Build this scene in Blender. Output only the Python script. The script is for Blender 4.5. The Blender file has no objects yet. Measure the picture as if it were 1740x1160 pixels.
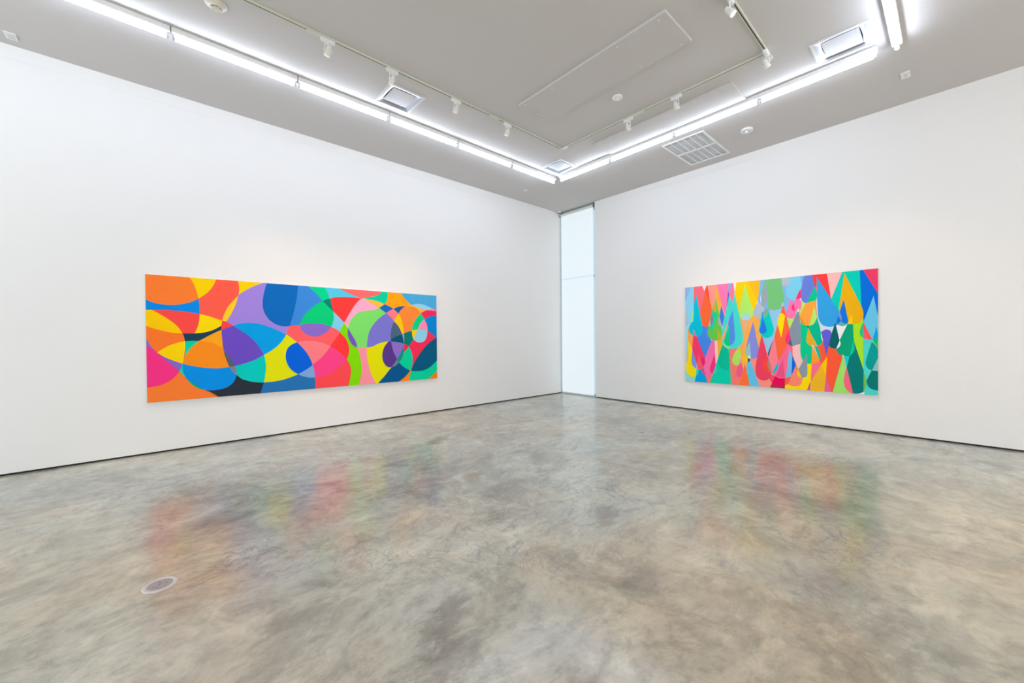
import bpy, bmesh, math
from mathutils import Vector, Matrix
C = bpy.context.scene.collection
S = bpy.context.scene
# ------------------------------------------------------------------ camera (solved from the room's own straight edges)
FPX = 676.165; YAW = 0.8384628; PITCH = -0.0087706; ROLL = -0.0087673
CAM = Vector((-8.16483, -7.14005, 1.5)); H = 4.8595; HC = H+.0008
Fw = Vector((math.cos(YAW)*math.cos(PITCH), math.sin(YAW)*math.cos(PITCH), math.sin(PITCH)))
R0 = Vector((math.sin(YAW), -math.cos(YAW), 0)); U0 = R0.cross(Fw)
Rt = R0*math.cos(ROLL)+U0*math.sin(ROLL); Up = U0*math.cos(ROLL)-R0*math.sin(ROLL)
cd = bpy.data.cameras.new('camera'); cam = bpy.data.objects.new('camera', cd); C.objects.link(cam)
M = Matrix((Rt, Up, -Fw)).transposed().to_4x4(); M.translation = CAM; cam.matrix_world = M
cd.sensor_width = 36; cd.lens = FPX/1740*36; cd.clip_start = 0.05; cd.clip_end = 100
S.camera = cam
def on_plane(px, py, axis, v):
    """where the sight line through a photo point meets a real plane (wall, floor, ceiling)"""
    d = Fw + Rt*((px-870)/FPX) - Up*((py-580)/FPX)
    return CAM + d*((v-CAM[axis])/d[axis])
# ------------------------------------------------------------------ helpers
def lin(c):
    return tuple(((x/255)/12.92 if x/255 <= 0.04045 else ((x/255+0.055)/1.055)**2.4) for x in c)
MATS = {}
def mat(name, rgb, rough=0.5, metal=0.0, spec=0.5, emit=None, es=0.0, noise=None):
    if name in MATS: return MATS[name]
    m = bpy.data.materials.new(name); m.use_nodes = True; nt = m.node_tree; b = nt.nodes['Principled BSDF']
    col = tuple(rgb)+(1,)
    b.inputs['Base Color'].default_value = col
    b.inputs['Roughness'].default_value = rough; b.inputs['Metallic'].default_value = metal
    b.inputs['Specular IOR Level'].default_value = spec
    if emit:
        b.inputs['Emission Color'].default_value = tuple(emit)+(1,); b.inputs['Emission Strength'].default_value = es
    if noise:   # (scale, colour variation, bump)
        tc = nt.nodes.new('ShaderNodeTexCoord'); n = nt.nodes.new('ShaderNodeTexNoise')
        n.inputs['Scale'].default_value = noise[0]; n.inputs['Detail'].default_value = 5
        nt.links.new(tc.outputs['Object'], n.inputs['Vector'])
        mr = nt.nodes.new('ShaderNodeMapRange'); mr.inputs['To Min'].default_value = 1-noise[1]; mr.inputs['To Max'].default_value = 1+noise[1]
        nt.links.new(n.outputs['Fac'], mr.inputs['Value'])
        vm = nt.nodes.new('ShaderNodeVectorMath'); vm.operation = 'SCALE'; vm.inputs[0].default_value = rgb
        nt.links.new(mr.outputs['Result'], vm.inputs['Scale']); nt.links.new(vm.outputs['Vector'], b.inputs['Base Color'])
        if noise[2]:
            bp = nt.nodes.new('ShaderNodeBump'); bp.inputs['Strength'].default_value = noise[2]; bp.inputs['Distance'].default_value = 0.002
            n2 = nt.nodes.new('ShaderNodeTexNoise'); n2.inputs['Scale'].default_value = noise[0]*40; nt.links.new(tc.outputs['Object'], n2.inputs['Vector'])
            nt.links.new(n2.outputs['Fac'], bp.inputs['Height']); nt.links.new(bp.outputs['Normal'], b.inputs['Normal'])
    MATS[name] = m; return m
def obj(name, bm, m, parent=None, smooth=False, recalc=True):
    if recalc: bmesh.ops.recalc_face_normals(bm, faces=bm.faces)
    me = bpy.data.meshes.new(name); bm.to_mesh(me); bm.free()
    for x in (m if isinstance(m, (list, tuple)) else [m]): me.materials.append(x)
    if smooth:
        for p in me.polygons: p.use_smooth = True
        me.set_sharp_from_angle(angle=math.radians(35))
    o = bpy.data.objects.new(name, me); C.objects.link(o)
    if parent: o.parent = parent
    return o
def thing(name, label, cat, loc=(0, 0, 0), rot=(0, 0, 0), group=None):
    o = bpy.data.objects.new(name, None); C.objects.link(o); o.empty_display_size = 0.1
    o.location = loc; o.rotation_euler = rot; return tag(o, label, cat, group)
def tag(o, label, cat, group=None):
    o['label'] = label; o['category'] = cat
    if group: o['group'] = group
    return o
def struct(name, bm, m, parent=None, label=None):
    o = obj(name, bm, m, parent)
    if not parent: o['kind'] = 'structure'
    if label: o['label'] = label
    return o
def dup(root, loc=None, rot=None, label=None):
    r = root.copy(); C.objects.link(r)
    if loc is not None: r.location = loc
    if rot is not None: r.rotation_euler = rot
    if label: r['label'] = label
    for ch in [c for c in S.objects if c.parent == root]:
        c = ch.copy(); C.objects.link(c); c.parent = r
        for g in [k for k in S.objects if k.parent == ch]:
            d = g.copy(); C.objects.link(d); d.parent = c
    return r
def box(bm, x0, x1, y0, y1, z0, z1, bev=0.0):
    r = bmesh.ops.create_cube(bm, size=1.0)
    for v in r['verts']:
        v.co = Vector((x0+(v.co.x+.5)*(x1-x0), y0+(v.co.y+.5)*(y1-y0), z0+(v.co.z+.5)*(z1-z0)))
    if bev:
        es = {e for v in r['verts'] for e in v.link_edges}
        bmesh.ops.bevel(bm, geom=list(es), offset=bev, segments=2, affect='EDGES')
    return bm
def B(*a, **k): return box(bmesh.new(), *a, **k)
def lathe(bm, prof, n=32, mtx=None):
    """prof: list of (r, z); closed at r=0 ends"""
    rings = []
    for r, z in prof:
        if r < 1e-6: rings.append([bm.verts.new((0, 0, z))])
        else: rings.append([bm.verts.new((r*math.cos(2*math.pi*k/n), r*math.sin(2*math.pi*k/n), z)) for k in range(n)])
    for a, b in zip(rings, rings[1:]):
        if len(a) == 1 and len(b) == 1: continue
        for k in range(n):
            j = (k+1) % n
            if len(a) == 1: bm.faces.new((a[0], b[j], b[k]))
            elif len(b) == 1: bm.faces.new((a[k], a[j], b[0]))
            else: bm.faces.new((a[k], a[j], b[j], b[k]))
    if mtx:
        for ring in rings:
            for v in ring: v.co = mtx @ v.co
    return bm
def cyl(bm, p0, p1, r, n=16):
    p0 = Vector(p0); p1 = Vector(p1); d = p1-p0
    q = d.to_track_quat('Z', 'Y').to_matrix().to_4x4(); q.translation = p0
    L = d.length
    return lathe(bm, [(0, 0), (r, 0), (r, L), (0, L)], n, q)
def sheet_with_holes(x0, x1, y0, y1, z0, z1, holes):
    """a slab with real rectangular openings"""
    bm = bmesh.new()
    xs = sorted({x0, x1, *[h[0] for h in holes], *[h[1] for h in holes]})
    ys = sorted({y0, y1, *[h[2] for h in holes], *[h[3] for h in holes]})
    V = {}
    def v(x, y, z):
        k = (x, y, z)
        if k not in V: V[k] = bm.verts.new(k)
        return V[k]
    solid = lambda i, j: 0 <= i < len(xs)-1 and 0 <= j < len(ys)-1 and not any(
        h[0]-1e-6 < (xs[i]+xs[i+1])/2 < h[1]+1e-6 and h[2]-1e-6 < (ys[j]+ys[j+1])/2 < h[3]+1e-6 for h in holes)
    for i in range(len(xs)-1):
        for j in range(len(ys)-1):
            if not solid(i, j): continue
            a, b, c, d = xs[i], xs[i+1], ys[j], ys[j+1]
            bm.faces.new((v(a, c, z0), v(a, d, z0), v(b, d, z0), v(b, c, z0)))
            bm.faces.new((v(a, c, z1), v(b, c, z1), v(b, d, z1), v(a, d, z1)))
            if not solid(i-1, j): bm.faces.new((v(a, c, z0), v(a, c, z1), v(a, d, z1), v(a, d, z0)))
            if not solid(i+1, j): bm.faces.new((v(b, c, z0), v(b, d, z0), v(b, d, z1), v(b, c, z1)))
            if not solid(i, j-1): bm.faces.new((v(a, c, z0), v(b, c, z0), v(b, c, z1), v(a, c, z1)))
            if not solid(i, j+1): bm.faces.new((v(a, d, z0), v(a, d, z1), v(b, d, z1), v(b, d, z0)))
    return bm
# ------------------------------------------------------------------ materials
wall_m = mat('white_wall_paint', (.87, .87, .865), .75, spec=.25, noise=(1.3, .006, .15))
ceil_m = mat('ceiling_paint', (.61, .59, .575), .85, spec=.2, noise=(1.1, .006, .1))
black_m = mat('shadow_gap_black', (.012, .012, .012), .8)
enamel = mat('white_enamel', (.82, .83, .84), .35, spec=.5)
track_m = mat('cream_track_enamel', (.62, .64, .53), .4)
slot_m = mat('track_slot_dark', (.05, .04, .03), .6)
white_pl = mat('white_plastic', (.82, .82, .81), .4)
cream_pl = mat('cream_plastic', (.70, .67, .58), .4)
metal_m = mat('polished_aluminium', (.50, .54, .60), .30, metal=1.0)
dark_m = mat('dark_duct', (.01, .011, .013), .7)
alu = mat('window_aluminium', (.45, .62, .70), .4, metal=.3)
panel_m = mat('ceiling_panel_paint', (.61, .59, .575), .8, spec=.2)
TUBE = mat('fluorescent_tube_glow', (.9, .9, .9), .4, emit=(.74, .83, 1.0), es=29.0)
LENS = mat('warm_lamp_glow', (.9, .85, .7), .3, emit=(1.0, .72, .42), es=14.0)
def floor_material():
    m = bpy.data.materials.new('polished_concrete'); m.use_nodes = True; nt = m.node_tree; N = nt.nodes.new; L = nt.links.new
    b = nt.nodes['Principled BSDF']
    tc = N('ShaderNodeTexCoord')
    def noise(scale, detail=6, rough=.55, dist=0, vec=None, off=(0, 0, 0), sc=(1, 1, 1), rot=0):
        mp = N('ShaderNodeMapping'); mp.inputs['Location'].default_value = off; mp.inputs['Scale'].default_value = sc; mp.inputs['Rotation'].default_value = (0, 0, rot)
        L(vec or tc.outputs['Object'], mp.inputs['Vector'])
        n = N('ShaderNodeTexNoise'); n.inputs['Scale'].default_value = scale; n.inputs['Detail'].default_value = detail
        n.inputs['Roughness'].default_value = rough; n.inputs['Distortion'].default_value = dist
        L(mp.outputs['Vector'], n.inputs['Vector']); return n
    def ramp(src, stops):
        r = N('ShaderNodeValToRGB'); r.color_ramp.elements[0].position = stops[0][0]; r.color_ramp.elements[0].color = tuple(stops[0][1])+(1,)
        r.color_ramp.elements[1].position = stops[-1][0]; r.color_ramp.elements[1].color = tuple(stops[-1][1])+(1,)
        for p, c in stops[1:-1]:
            e = r.color_ramp.elements.new(p); e.color = tuple(c)+(1,)
        L(src, r.inputs['Fac']); return r.outputs['Color']
    def mix(mode, fac, a, c):
        x = N('ShaderNodeMix'); x.data_type = 'RGBA'; x.blend_type = mode
        if isinstance(fac, (int, float)): x.inputs[0].default_value = fac
        else: L(fac, x.inputs[0])
        if isinstance(a, tuple): x.inputs[6].default_value = a+(1,)
        else: L(a, x.inputs[6])
        if isinstance(c, tuple): x.inputs[7].default_value = c+(1,)
        else: L(c, x.inputs[7])
        return x.outputs[2]
    def g(v): return (v, v, v)
    # warp the coordinates so that the trowel marks swirl
    wn = noise(.45, 3, .5, 0); wsub = N('ShaderNodeVectorMath'); wsub.operation = 'SUBTRACT'; L(wn.outputs['Color'], wsub.inputs[0]); wsub.inputs[1].default_value = (.5, .5, .5)
    wsc = N('ShaderNodeVectorMath'); wsc.operation = 'SCALE'; wsc.inputs['Scale'].default_value = 1.1; L(wsub.outputs['Vector'], wsc.inputs[0])
    wad = N('ShaderNodeVectorMath'); L(tc.outputs['Object'], wad.inputs[0]); L(wsc.outputs['Vector'], wad.inputs[1]); W = wad.outputs['Vector']
    big = noise(.28, 4, .5, .6, off=(3, 7, 0))
    base = ramp(big.outputs['Fac'], [(.36, FC[0]), (.5, FC[1]), (.64, FC[2])])
    med = noise(1.1, 10, .62, .8, vec=W)
    base = mix('OVERLAY', .42, base, ramp(med.outputs['Fac'], [(.3, g(.22)), (.5, g(.5)), (.7, g(.74))]))
    hue = noise(.8, 7, .6, 1.0, vec=W, off=(11, 2, 0))
    base = mix('MIX', .30, base, ramp(hue.outputs['Fac'], [(.38, FC[3]), (.5, FC[1]), (.62, FC[4])]))
    streak = noise(1.8, 12, .72, .25, vec=W, sc=(1, 3.0, 1), rot=.5)
    base = mix('OVERLAY', .45, base, ramp(streak.outputs['Fac'], [(.3, g(.28)), (.5, g(.5)), (.7, g(.70))]))
    fine = noise(10, 12, .76, .25, vec=W)
    base = mix('OVERLAY', .40, base, ramp(fine.outputs['Fac'], [(.32, g(.16)), (.5, g(.5)), (.68, g(.74))]))
    # overlapping skim patches with crisp ragged borders
    pa = noise(.85, 12, .70, .5, vec=W, off=(31, 9, 0))
    base = mix('OVERLAY', .42, base, ramp(pa.outputs['Fac'], [(.40, g(.24)), (.435, g(.44)), (.50, g(.50)), (.535, g(.62)), (.60, g(.56)), (.66, g(.74))]))
    pb = noise(2.3, 12, .72, .6, vec=W, off=(13, 29, 0))
    base = mix('OVERLAY', .34, base, ramp(pb.outputs['Fac'], [(.40, g(.22)), (.44, g(.46)), (.56, g(.54)), (.60, g(.76))]))
    # warm light on the right-hand floor, painted into the concrete colour
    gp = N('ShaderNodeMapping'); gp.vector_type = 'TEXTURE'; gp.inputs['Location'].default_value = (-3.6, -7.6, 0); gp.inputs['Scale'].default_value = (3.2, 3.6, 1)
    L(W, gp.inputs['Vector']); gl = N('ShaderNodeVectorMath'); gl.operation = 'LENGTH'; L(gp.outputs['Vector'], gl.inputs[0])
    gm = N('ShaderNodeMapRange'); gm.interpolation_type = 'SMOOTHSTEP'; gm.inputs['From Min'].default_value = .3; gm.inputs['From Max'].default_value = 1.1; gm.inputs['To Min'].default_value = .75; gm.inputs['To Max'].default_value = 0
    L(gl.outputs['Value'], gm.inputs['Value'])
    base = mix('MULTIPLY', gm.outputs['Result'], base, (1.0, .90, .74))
    # curved hairline trowel marks
    vein = noise(1.6, 8, .62, 2.2, vec=W, off=(5, 5, 0))
    vf = ramp(vein.outputs['Fac'], [(.482, g(0)), (.5, g(1)), (.518, g(0))])
    vm = noise(.7, 3, .5, 0, off=(8, 1, 0)); vmask = ramp(vm.outputs['Fac'], [(.44, g(0)), (.60, g(.62))])
    vfac = mix('MULTIPLY', 1.0, vf, vmask)
    base = mix('MIX', vfac, base, lin((112, 116, 120)))
    # darker worn blotches with ragged outlines
    bl = noise(.95, 9, .66, .5, off=(21, 4, 0), sc=(1, 1.8, 1), rot=.9)
    bf = ramp(bl.outputs['Fac'], [(.60, g(0)), (.68, g(.55))])
    base = mix('MIX', bf, base, lin((128, 116, 102)))
    # individual stains where they lie on the floor
    rag = noise(4.5, 12, .8, .4, sc=(1, 2.2, 1), rot=.9)
    for (px, py, r, a, e, st) in STAINS:
        P = on_plane(px, py, 2, 0)
        mp = N('ShaderNodeMapping'); mp.vector_type = 'TEXTURE'; mp.inputs['Location'].default_value = (P.x, P.y, 0); mp.inputs['Rotation'].default_value = (0, 0, a); mp.inputs['Scale'].default_value = (r, r*e, 1)
        L(tc.outputs['Object'], mp.inputs['Vector'])
        ln = N('ShaderNodeVectorMath'); ln.operation = 'LENGTH'; L(mp.outputs['Vector'], ln.inputs[0])
        ad = N('ShaderNodeMath'); ad.operation = 'MULTIPLY_ADD'; L(rag.outputs['Fac'], ad.inputs[0]); ad.inputs[1].default_value = 2.6; L(ln.outputs['Value'], ad.inputs[2])
        f = ramp(ad.outputs['Value'], [(0, g(0)), (1, g(0))])
        r_ = f.node; r_.color_ramp.elements[0].position = .0
        mr = N('ShaderNodeMapRange'); mr.inputs['From Min'].default_value = 1.62; mr.inputs['From Max'].default_value = 2.1; mr.inputs['To Min'].default_value = st; mr.inputs['To Max'].default_value = 0
        L(ad.outputs['Value'], mr.inputs['Value'])
        base = mix('MIX', mr.outputs['Result'], base, lin((112, 102, 92)))
    sat = N('ShaderNodeHueSaturation'); sat.inputs['Saturation'].default_value = 1.0; sat.inputs['Value'].default_value = FLOOR_V; L(base, sat.inputs['Color'])
    L(sat.outputs['Color'], b.inputs['Base Color'])
    rr = N('ShaderNodeMapRange'); rr.inputs['From Min'].default_value = .3; rr.inputs['From Max'].default_value = .7; rr.inputs['To Min'].default_value = .13; rr.inputs['To Max'].default_value = .24
    L(med.outputs['Fac'], rr.inputs['Value']); L(rr.outputs['Result'], b.inputs['Roughness'])
    b.inputs['Specular IOR Level'].default_value = .5; b.inputs['IOR'].default_value = 1.78
    bp = N('ShaderNodeBump'); bp.inputs['Strength'].default_value = .12; bp.inputs['Distance'].default_value = .004
    L(streak.outputs['Fac'], bp.inputs['Height']); L(bp.outputs['Normal'], b.inputs['Normal'])
    return m
FC = [lin((186, 190, 180)), lin((178, 176, 162)), lin((184, 172, 148)), lin((160, 170, 172)), lin((188, 168, 142))]
FLOOR_V = 1.05; FLOOR_SPEC = 1.0
#          px   py   radius angle elongation strength
STAINS = [(741, 749, .42, .6, .45, .7), (765, 1045, .42, .9, .35, .55), (735, 1068, .25, .9, .5, .5), (1030, 871, .30, .6, .6, .5), (770, 1115, .3, .3, .6, .4),
          (915, 777, .55, .9, .3, .4), (1085, 981, .28, .4, .6, .4), (1395, 747, .7, .8, .3, .4), (1300, 860, .45, .5, .5, .35), (490, 1090, .5, .9, .4, .35)]
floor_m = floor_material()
# ------------------------------------------------------------------ room shell
XB, YF = -15.0, -12.5           # far ends of the hall behind the photographer
WINY = -1.17                    # edge of the corner window on the right-hand wall
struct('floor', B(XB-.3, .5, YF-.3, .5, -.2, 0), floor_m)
dif = [(-5.565, -1.945), (-2.19, -1.94), (-2.215, -6.268)]
DH = .262
holes = [(x-DH+.03, x+DH-.03, y-DH+.03, y+DH-.03) for x, y in dif]
GX0, GX1, GY0, GY1 = -1.47, -.30, -4.40, -3.68
holes.append((GX0+.03, GX1-.03, GY0+.03, GY1-.03))
struct('ceiling', sheet_with_holes(XB-.3, .5, YF-.3, .5, H, H+.32, holes), ceil_m)
GAP = .022
struct('wall_left', B(XB-.3, .5, 0, .3, GAP, H), wall_m)
struct('wall_right', B(0, .3, YF-.3, WINY, GAP, H), wall_m)
struct('wall_front', B(XB, 0, YF-.3, YF, 0, H), wall_m)
struct('wall_back', B(XB-.3, XB, YF-.3, .0, 0, H), wall_m)
struct('baseboard_left', B(XB, .02, .012, .03, 0, GAP), black_m, label='thin black shadow gap along the foot of the wall')
struct('baseboard_right', B(.012, .03, YF, WINY, 0, GAP), black_m, label='thin black shadow gap along the foot of the wall')
struct('trim_1', B(XB, -.004, -.004, 0, H-.155, H), wall_m, label='flush white band along the top of the wall')
struct('trim_2', B(-.004, 0, YF, WINY, H-.155, H), wall_m, label='flush white band along the top of the wall')
# corner window: aluminium frame, glass, mullion; roller blind in front
w = B(.08, .14, WINY+.002, WINY+.035, 0, H); box(w, .08, .14, -.035, 0, 0, H); box(w, .08, .14, WINY+.035, -.035, 0, .05); box(w, .08, .14, WINY+.035, -.035, H-.05, H)
win = struct('window_1', w, alu)
obj('mullion', B(.085, .135, WINY+.035, -.035, 3.02, 3.08), alu, win)
glass = bpy.data.materials.new('window_glass'); glass.use_nodes = True; gb = glass.node_tree.nodes['Principled BSDF']
gb.inputs['Base Color'].default_value = (.85, .95, .97, 1); gb.inputs['Roughness'].default_value = .02; gb.inputs['Transmission Weight'].default_value = 1.0
obj('window_pane', B(.105, .111, WINY+.035, -.035, .05, 3.02), glass, win); obj('window_pane', B(.105, .111, WINY+.035, -.035, 3.08, H-.05), glass, win)
obj('window_sill', B(.0, .08, WINY+.004, -.004, -.01, .012), mat('sill_grey', (.5, .52, .5), .5), win)
bf = thing('roller_blind', 'tall white backlit roller blind covering the narrow corner window', 'window blind', (.036, -.59, 0))
fab = bpy.data.materials.new('backlit_blind_fabric'); fab.use_nodes = True; fb = fab.node_tree.nodes['Principled BSDF']
fb.inputs['Base Color'].default_value = (.35, .37, .38, 1); fb.inputs['Roughness'].default_value = .8
fb.inputs['Emission Color'].default_value = (.80, .91, .955, 1); fb.inputs['Emission Strength'].default_value = .67
yb0, yb1 = WINY+.075+.59, -.045+.59
obj('blind_fabric', B(-.002, .002, yb0, yb1, .04, H-.10), fab, bf)
mullion_shade = bpy.data.materials.new('blind_mullion_shade'); mullion_shade.use_nodes = True; sb = mullion_shade.node_tree.nodes['Principled BSDF']
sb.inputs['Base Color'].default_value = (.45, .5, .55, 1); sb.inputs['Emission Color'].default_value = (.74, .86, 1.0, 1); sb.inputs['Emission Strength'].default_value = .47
obj('mullion_shade', B(-.0045, .0, yb0, yb1, 3.035, 3.075), mullion_shade, bf)  # dimmer strip: the mullion's shade put into the blind's own glow
obj('hem_bar', B(-.012, .012, yb0, yb1, .018, .045, bev=.004), enamel, bf)
obj('roller_tube', cyl(bmesh.new(), (0, yb0-.005, H-.075), (0, yb1+.01, H-.075), .035, 24), mat('cream_blind_tube', (.74, .76, .70), .6), bf, smooth=True)
for y in (yb0-.018, yb1+.012): obj('bracket', B(-.035, .03, y-.005, y+.005, H-.12, H-.004), mat('blue_grey_steel', (.20, .34, .38), .5), bf)
# ------------------------------------------------------------------ fluorescent strip lights
def make_fluo():
    """1.225 m batten running along local x from 0, hung under the ceiling (local z=0)"""
    t = thing('fluorescent_light', '', 'ceiling light', group='bare fluorescent tubes on white battens')
    n = bmesh.new(); box(n, .003, 1.222, -.046, .046, -.060, 0, bev=.004)
    obj('channel', n, enamel, t)
    tb = bmesh.new(); cyl(tb, (.035, 0, -.103), (1.19, 0, -.103), .0165, 20)
    obj('tube', tb, TUBE, t, smooth=True)
    for x in (.012, 1.193):
        h = bmesh.new(); box(h, x, x+.02, -.014, .014, -.118, -.058, bev=.003)
        cyl(h, (x, 0, -.103), (x+.02, 0, -.103), .021, 16)
        obj('lamp_holder', h, mat('holder_white', (.62, .64, .66), .4), t)
    return t
P = 1.23
fl = make_fluo(); first = True
YL, XR, YT = -1.505, -1.845, -6.70
names_l = ['fluorescent tube nearest the corner in the left-hand row', 'second fluorescent tube from the corner in the left-hand row', 'fluorescent tube in the left-hand row beside the square air vent',
           'fluorescent tube in the left-hand row, fourth from the corner', 'fluorescent tube above the right part of the wide painting, fifth from corner', 'long fluorescent tube at the left end of the left-hand row, cut by frame']
def put(loc, rz, label):
    global first
    if first: first = False; fl.location = loc; fl.rotation_euler = (0, 0, rz); fl['label'] = label; return fl
    return dup(fl, loc, (0, 0, rz), label)
labs = ['bare fluorescent tube at the corner end of the left-hand row', 'bare fluorescent tube, second from the corner, in the left-hand row',
        'bare fluorescent tube, third from the corner, beside the square vent in the left-hand row', 'bare fluorescent tube, fourth from the corner, in the left-hand row',
        'bare fluorescent tube, fifth from the corner, in the left-hand row', 'bare fluorescent tube at the far left, running out of the photo\'s top edge']
for i in range(10):
    if i < 6: put((-1.84-P*(i+1), YL, HC), 0, labs[i])
    else: put((-1.84-P*(i+1), YL, HC), 0, 'bare fluorescent tube of the left-hand row outside the picture')
labr = ['bare fluorescent tube at the corner end of the right-hand row', 'bare fluorescent tube, second from the corner, beside the return air grille',
        'bare fluorescent tube, third from the corner, ending by the access panel', 'bare fluorescent tube at the near end of the right-hand row, below the large vent']
for i in range(4): put((XR, -1.66-1.22*(i+1), HC), math.pi/2, labr[i])
for i in range(5):
    put((-1.80-P*(i+1), YT, HC), 0, 'short-looking bright fluorescent tube pointing at the viewer, top right of the photo' if i == 0 else 'bare fluorescent tube of the row overhead outside the picture')
# ------------------------------------------------------------------ lighting track
TY, TX, TT = -2.475, -2.735, -5.655
def rail(t, a, b, axis, gaps=()):
    """a..b along axis, slot on the underside left open except at the gaps"""
    w, h = .018, .022
    n = bmesh.new()
    def bar(a0, a1, u0, u1, z0, z1):
        if axis == 0: box(n, a0, a1, u0, u1, z0, z1)
        else: box(n, u0, u1, a0, a1, z0, z1)
    bar(a, b, -w, w, -.006, 0); bar(a, b, -w, -.007, -h, -.006); bar(a, b, .007, w, -h, -.006)
    obj('rail', n, track_m, t)
    s = bmesh.new(); n2 = n
    if axis == 0: box(s, a+.001, b-.001, -.0068, .0068, -.0195, -.0062)
    else: box(s, -.0068, .0068, a+.001, b-.001, -.0195, -.0062)
    obj('slot', s, slot_m, t)
def connector(t, a, b, axis, m=track_m):
    if axis == 0: n = B(a, b, -.021, .021, -.030, 0, bev=.003)
    else: n = B(-.021, .021, a, b, -.030, 0, bev=.003)
    obj('connector', n, m, t)
tl = thing('lighting_track', 'cream lighting track parallel to the wide painting\'s wall, carrying four spotlights', 'track', (0, TY, HC))
rail(tl, -14, TX-.03, 0)
for px, py in ((531, 62), (836, 199)):
    x = on_plane(px, py, 2, H).x; connector(tl, x-.085, x+.085, 0)
connector(tl, TX-.06, TX+.022, 0)
tr = thing('lighting_track', 'cream lighting track parallel to the raindrop painting\'s wall, carrying two spotlights', 'track', (TX, 0, HC))
rail(tr, TT+.04, TY-.03, 1)
y = on_plane(1083, 191, 2, H).y; connector(tr, y-.11, y+.11, 1)
connector(tr, TY-.13, TY-.0215, 1, enamel)
tt = thing('lighting_track', 'cream lighting track running from the top edge down to the track corner', 'track', (0, TT, HC))
rail(tt, -10, TX+.11, 0)
connector(tt, TX-.10, TX+.03, 0, enamel); connector(tt, TX+.10, TX+.16, 0, enamel)
# ------------------------------------------------------------------ spotlights
def make_spot(name, label, loc, axis, aim, power, lens_on=True):
    t = thing(name, label, 'spotlight', loc, group='white track spotlights')
    hx, hy = (.075, .017) if axis == 0 else (.017, .075)
    obj('adapter', B(-hx, hx, -hy, hy, -.062, -.0225, bev=.004), white_pl, t)
    piv = Vector((0, 0, -.155)) if axis == 0 else Vector((0, 0, -.155))
    d = (Vector(aim)-(Vector(loc)+piv)).normalized()
    side = Vector((d.y, -d.x, 0)).normalized()
    n = bmesh.new(); cyl(n, (0, 0, -.078), (0, 0, -.060), .010, 12)
    r = .037
    def bar(p, q, w=.0045):
        cyl(n, p, q, w, 8)
    top = Vector((0, 0, -.080))
    bar(top-side*r, top+side*r)
    for s in (-1, 1):
        bar(top+side*r*s, piv+side*r*s)
        cyl(n, piv+side*(r-.004)*s, piv+side*(r+.010)*s, .009, 12)
    obj('yoke', n, enamel, t, smooth=True)
    q = d.to_track_quat('Z', 'Y').to_matrix().to_4x4(); q.translation = piv
    c = bmesh.new()
    lathe(c, [(0, -.050), (.020, -.050), (.022, -.030), (.029, -.026), (.029, -.012), (.027, -.010), (.027, -.006), (.030, -.004), (.031, .020), (.034, .024), (.034, .048), (.031, .050), (.030, .042), (0, .040)], 28, q)
    can = obj('lamp_can', c, mat('spot_can_enamel', (.76, .76, .70), .4), t, smooth=True)
    l = bmesh.new(); lathe(l, [(0, .0485), (.024, .0465), (.0285, .0425), (0, .0415)], 28, q)
    obj('lens', l, LENS, can, smooth=True)
    ld = bpy.data.lights.new('spot_beam', 'SPOT'); ld.energy = power; ld.color = (1.0, .72, .50); ld.spot_size = math.radians(62); ld.spot_blend = .9; ld.shadow_soft_size = .03
    lo = bpy.data.objects.new('spot_beam', ld); C.objects.link(lo); lo.parent = t
    lo.location = piv+d*.056; lo.rotation_euler = (-d).to_track_quat('Z', 'Y').to_euler()
    return t
SP = 66
for (px, py), ax, aimx, lab in [((554, 69), -6.71, -7.2, 'track spotlight furthest left, above the wide painting, its lamp glowing faintly'), ((663, 119), -5.92, -6.3, 'track spotlight hanging beside the square vent on the left track'),
                      ((771, 170), -4.95, -5.2, 'track spotlight, third along the left track'), ((859, 210), -3.96, -4.4, 'track spotlight nearest the corner on the left track, warm lamp showing')]:
    x = on_plane(px, py, 2, H).x
    make_spot('track_spotlight', lab, (x, TY, HC), 0, (aimx, 0, 1.0), SP)
for (px, py), aim, lab in [((1069, 200), (0, -4.1, 1.3), 'track spotlight on the right-hand track, nearer to the room corner'), ((1150, 161), (0, -4.9, 1.3), 'track spotlight on the right-hand track, further from the room corner')]:
    y = on_plane(px, py, 2, H).y
    make_spot('track_spotlight', lab, (TX, y, HC), 1, aim, SP)
make_spot('track_spotlight', 'track spotlight at the corner where two tracks meet, upper right', (TX-.03, TT, HC), 0, (0, -6.3, 1.4), SP)
make_spot('track_spotlight', 'brightly glowing warm spotlight at the photo\'s top edge', (-3.90, TT, HC), 0, (-2.9, -9.0, .3), 210)
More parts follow.
